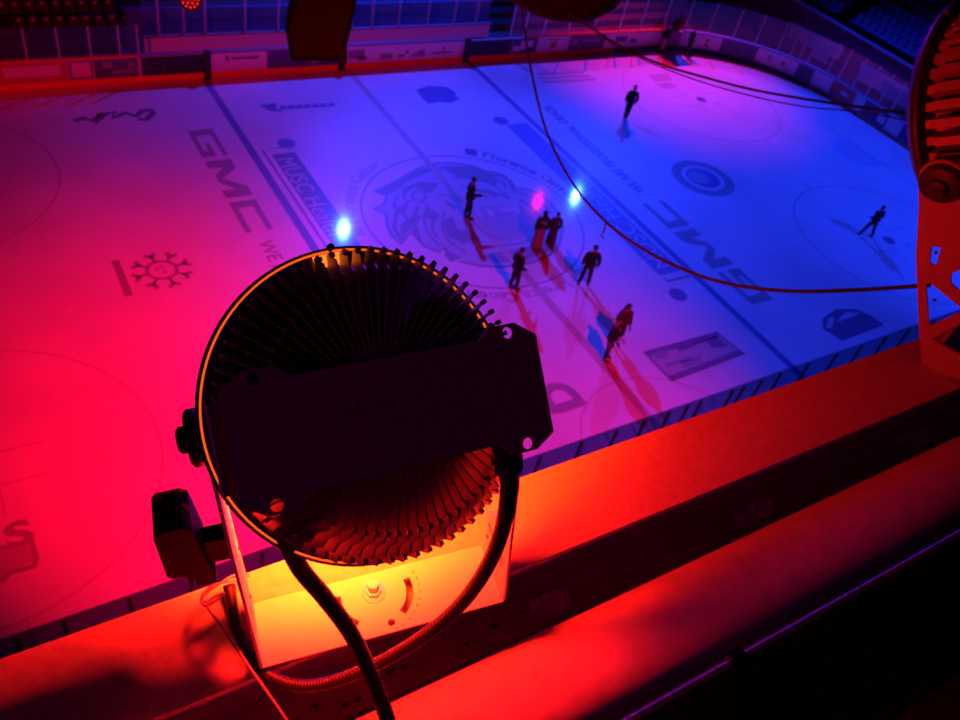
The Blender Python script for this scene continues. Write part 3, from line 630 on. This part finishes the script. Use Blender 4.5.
# --- the big lamp in the foreground
R1 = Matrix(((.973,.203,-.112),(-.194,.977,.084),(.126,-.06,.99)))
O1 = rel(.3593, .5095, -1.0722)
TILT = math.radians(43)
lamp, H1, piv1, a1 = floodlight('floodlight', O1, R1, TILT, 'large round finned floodlight seen from behind on the beam, centre of the view')
INV = lamp.matrix_world.inverted()
loc = lambda u, v, d: INV @ at(u, v, d)
def conduit(name, pts, r, m, parent, rib=True):
    P = smooth_path(pts, 44 if rib else 10); rr = [r*(1.0 if (i // 2) % 2 else .88) for i in range(len(P))] if rib else r
    return MB().tube(P, rr, 12).build(name, m, parent)
c1 = [(281,512,.80), (285,535,.82), (300,568,.86), (325,598,.90), (350,632,.94), (368,668,.96), (385,712,.97), (402,765,.98)]
conduit('power_conduit', [loc(*q) for q in c1], .0098, M['rubber'], lamp)
c2 = [(507,462,.79), (508,495,.82), (499,540,.87), (478,582,.93), (450,615,.99), (415,642,1.03), (375,665,1.06), (335,681,1.08), (300,686,1.09), (270,676,1.11), (250,655,1.13), (238,630,1.15), (232,604,1.16), (229,585,1.16)]
conduit('power_conduit', [loc(*q) for q in c2], .0088, M['rubber'], lamp)
for q, dn in (((281,512,.80), (283,528,.815)), ((507,458,.785), (508,475,.80))):
    A, B = loc(*q), loc(*dn); d = (B-A).normalized()
    MB().lathe([(0,-.014),(.014,-.014),(.014,.0),(.0155,.0),(.0155,.012),(.012,.016),(0,.016)], A, d, 14, False).build('cable_gland', M['black'], lamp)
# junction box on the left arm
jx = Vector((-.226, .002, .255))
jb = MB().prism([jx+Vector((x, -.030, z)) for x, z in ((-.022,-.036),(-.016,-.043),(.016,-.043),(.024,-.030),(.018,.036),(.010,.043),(-.016,.043),(-.022,.036))], (0,.060,0)).box(jx+Vector((-.005,-.002,.046)), (.012,.024,.005)).build('junction_box', M['black'], lamp)
MB().box(jx+Vector((.036,.0,-.034)), (.014,.012,.020)).build('box_clip', M['black'], jb)
for k, (w, z, dx) in enumerate(((.018,-.050,.006), (.015,-.062,.011), (.012,-.075,.016))): MB().box(jx+Vector((dx,0,z)), (w,.02,.008)).build('gland_step', M['black'], jb)
# tether wire looped round the arm
tw = [(213,602,1.10), (203,601,1.10), (203,594,1.11), (214,585,1.13), (232,581,1.16), (246,577,1.17), (248,575,1.18), (243,573,1.18), (232,576,1.16), (221,583,1.14), (208,592,1.12), (201,600,1.10), (206,606,1.09), (216,600,1.09), (224,593,1.10), (207,604,1.08), (222,627,1.06), (250,668,1.03), (285,718,1.0), (310,760,.98)]
conduit('tether_wire', [loc(*q) for q in tw], .0018, M['wire'], lamp, False)
# --- the right lamp
Q = at(944,180,1.55); B = at(953,377,1.885)
sc2 = (Q-B).length/.4086
N2 = (Q-B).normalized(); e = Vector((.86,.33,.365)); e = (e-N2*e.dot(N2)).normalized(); R2 = Matrix((e, N2.cross(e), N2)).transposed()
lamp2, H2, piv2, a2 = floodlight('floodlight', B+e*.172*sc2, R2, math.radians(12), 'red-lit floodlight cut off by the right edge, seen from its side', scale=sc2, lit=False, nfin=40, thick=.012, ym='yokeg')
# --- things hanging from the roof in front of the catwalk
def hung(name, label, cat, pos): o = empty(name, pos); return tag(o, label, cat)
P0 = at(320, 25, 6.0); ls = hung('loudspeaker', 'black hanging loudspeaker at the top left of centre', 'loudspeaker', P0)
q = [at(u, v, 6.0)-P0 for u, v in ((294,0),(285,29),(291,61),(338,61),(348,42),(357,0),(364,-50),(302,-60))]
fw = Vector((ray(320,25).x, ray(320,25).y, 0)).normalized()
MB().prism(q, fw*.42).build('cabinet', M['hang'], ls)
MB().prism([p_*.86-fw*.01 for p_ in q], fw*.008).build('grille', M['black'], ls)
MB().prism([at(u, v, 5.99)-P0 for u, v in ((338,50),(347,44),(347,63),(345,66),(341,63))], fw*.03).build('mounting_bracket', M['seatd'], ls)
MB().tube([Vector((0,0,.7)), Vector((0,0,3.5))], .012, 8).tube([Vector((.1,0,.7)), Vector((.1,0,3.5))], .012, 8).build('hanging_rod', M['black'], ls)
P0 = at(561, -28, 5.0); dm = hung('pendant_housing', 'round dark red housing hanging at the top centre edge', 'pendant', P0)
MB().lathe([(0,-.25),(.16,-.235),(.30,-.18),(.39,-.09),(.42,0),(.42,.06),(.34,.10),(0,.16)], (0,0,0), (0,0,1), 40).build('bowl', mat('bowl_red', (.016,.003,.003), .8, spec=.2), dm)
MB().tube([Vector((0,0,.1)), Vector((0,0,3))], .015, 8).build('hanging_rod', M['black'], dm)
P0 = at(190, -1, 9.0); rl = hung('red_spotlight', 'small round red LED cluster light glowing at the top left edge', 'spotlight', P0)
d = (CAM-P0).normalized()
MB().lathe([(0,-.08),(.09,-.06),(.125,0),(.125,.02),(.115,.02),(.115,.005),(0,.005)], (0,0,0), d, 32).build('housing', M['black'], rl)
xx = d.cross(Vector((0,0,1))).normalized(); yy = xx.cross(d)
for r, k in ((0,1), (.045,6), (.085,12)):
    for i in range(k):
        t = 2*PI*i/k; MB().ball(d*.012+(xx*cos(t)+yy*sin(t))*r, .013, 5).build('led', M['led'], rl)
MB().tube([Vector((0,0,.11)), Vector((0,0,2.5))], .012, 8).build('hanging_rod', M['black'], rl)
def cable(name, pts, r, lab, tie=None):
    P = smooth_path([at(*q) for q in pts], 10); c = P[0]
    o = MB().tube([p_-c for p_ in P], r, 10).build(name, M['wire'] if False else M['cablem'], None); o.location = c; tag(o, lab, 'cable')
    if tie: MB().tube([at(*t)-c for t in tie], .004, 6).build('cable_tie', M['black'], o)
M['cablem'] = mat('cable', (.035,.018,.022), .6, spec=.2)
cable('power_cable', [(520,-12,4.6), (524,25,4.5), (531,70,4.3), (546,130,4.0), (572,182,3.7), (606,222,3.4), (645,250,3.2), (690,272,3.0), (735,285,2.85), (790,291,2.7), (855,290,2.5), (930,285,2.3)], .0062, 'thick dark cable sagging from the pendant housing across the ice view to the right lamp', [(606,222,3.4), (604,230,3.4), (601,236,3.4), (604,238,3.4)])
cable('power_cable', [(566,10,4.75), (587,25,4.7), (622,47,4.5), (660,64,4.3), (700,76,4.1), (750,89,3.9), (805,99,3.7), (860,107,3.5), (925,116,3.2)], .0058, 'upper dark cable running from the pendant housing to the top of the right lamp')
cable('power_cable', [(586,12,4.56), (604,38,4.9), (640,58,5.0), (690,78,4.8), (740,93,4.6), (800,106,4.4), (860,112,4.2), (925,124,4.0)], .0035, 'thin cable just below the upper dark cable')

# ================================================================== LIGHT
def spot(name, pos, tgt, power, col, cone, blend=1.0, rad=.16):
    l = bpy.data.lights.new(name, 'SPOT'); l.energy = power; l.color = col; l.spot_size = rd(cone); l.spot_blend = blend; l.shadow_soft_size = rad
    o = bpy.data.objects.new(name, l); COL.objects.link(o); o.location = pos
    o.rotation_euler = (Vector(tgt)-Vector(pos)).to_track_quat('-Z', 'Y').to_euler(); return o
BLUE = (.01, .040, 1.0); RED = (1.0, .0, .02)
K = 1.0
spot('far_blue_spot', (6, 23.9, 18.4), (3.5, 12.7, 0), 26200, BLUE, 85.5)
spot('far_blue_spot', (6, 23.9, 18.4), (2.3, -4.7, 0), 40500, BLUE, 52)
spot('far_blue_spot', (27.6, 23.3, 18.4), (19, -4.5, 0), 54000, BLUE, 65.8)
spot('near_blue_spot', (25, -23, 18.4), (23.1, -8.7, 0), 27500, BLUE, 48.8)
spot('far_red_spot', (23.4, 23.4, 18.4), (19.8, 12.4, 0), 29000, RED, 45)
spot('near_red_spot', (-4.0, -22.6, 18.1), (-5.1, -11.0, 0), 16500, RED, 59.1)
spot('near_red_spot', (-28, -22.4, 18.2), (-5.1, 18.5, 0), 21000, RED, 46.2)
spot('far_red_spot', (23.6, 23.4, 18.4), (3, 0, 0), 600, RED, 40)
spot('rail_violet_fill', (6, 23.9, 16.0), tuple(rel(.8, .19, -.93)), 60000, (.3, .0, 1.0), 2.0)  # added narrow beam, aimed only to draw the violet line on the rail
LW1 = lamp.matrix_world
spot('lamp_beam', LW1 @ (piv1+a1*.06), (-13.3, -6.1, 0), 46500, RED, 37.4, rad=.10)
pl_ = bpy.data.lights.new('rear_fill', 'POINT'); pl_.energy = 2.9; pl_.color = (1, .004, .5); pl_.shadow_soft_size = .15  # unseen fill light added near the camera to lift the lamp's dark back
po_ = bpy.data.objects.new('rear_fill', pl_); COL.objects.link(po_); po_.location = CAM+Vector((-1.1, -.6, .5))
# wide spill from the lamp's lens
al = bpy.data.lights.new('lamp_spill', 'AREA'); al.shape = 'DISK'; al.size = .25; al.energy = 120; al.color = (1, .033, .0005); al.spread = rd(104)
ao_ = bpy.data.objects.new('lamp_spill', al); COL.objects.link(ao_); ao_.location = LW1 @ (piv1+a1*.042)
ao_.rotation_euler = (LW1.to_3x3() @ Vector((.05, cos(TILT), -sin(TILT)))).to_track_quat('-Z', 'Y').to_euler()
al2 = bpy.data.lights.new('lamp_wide', 'AREA'); al2.shape = 'DISK'; al2.size = .17; al2.energy = 56; al2.color = (1, .006, .003)
ao2 = bpy.data.objects.new('lamp_wide', al2); COL.objects.link(ao2); ao2.location = LW1 @ (piv1+a1*.043); ao2.rotation_euler = ao_.rotation_euler
w = bpy.data.worlds.new('world'); SC.world = w; w.use_nodes = True
w.node_tree.nodes['Background'].inputs[0].default_value = (.5, .06, .45, 1); w.node_tree.nodes['Background'].inputs[1].default_value = .004
print('seats', n_seat)
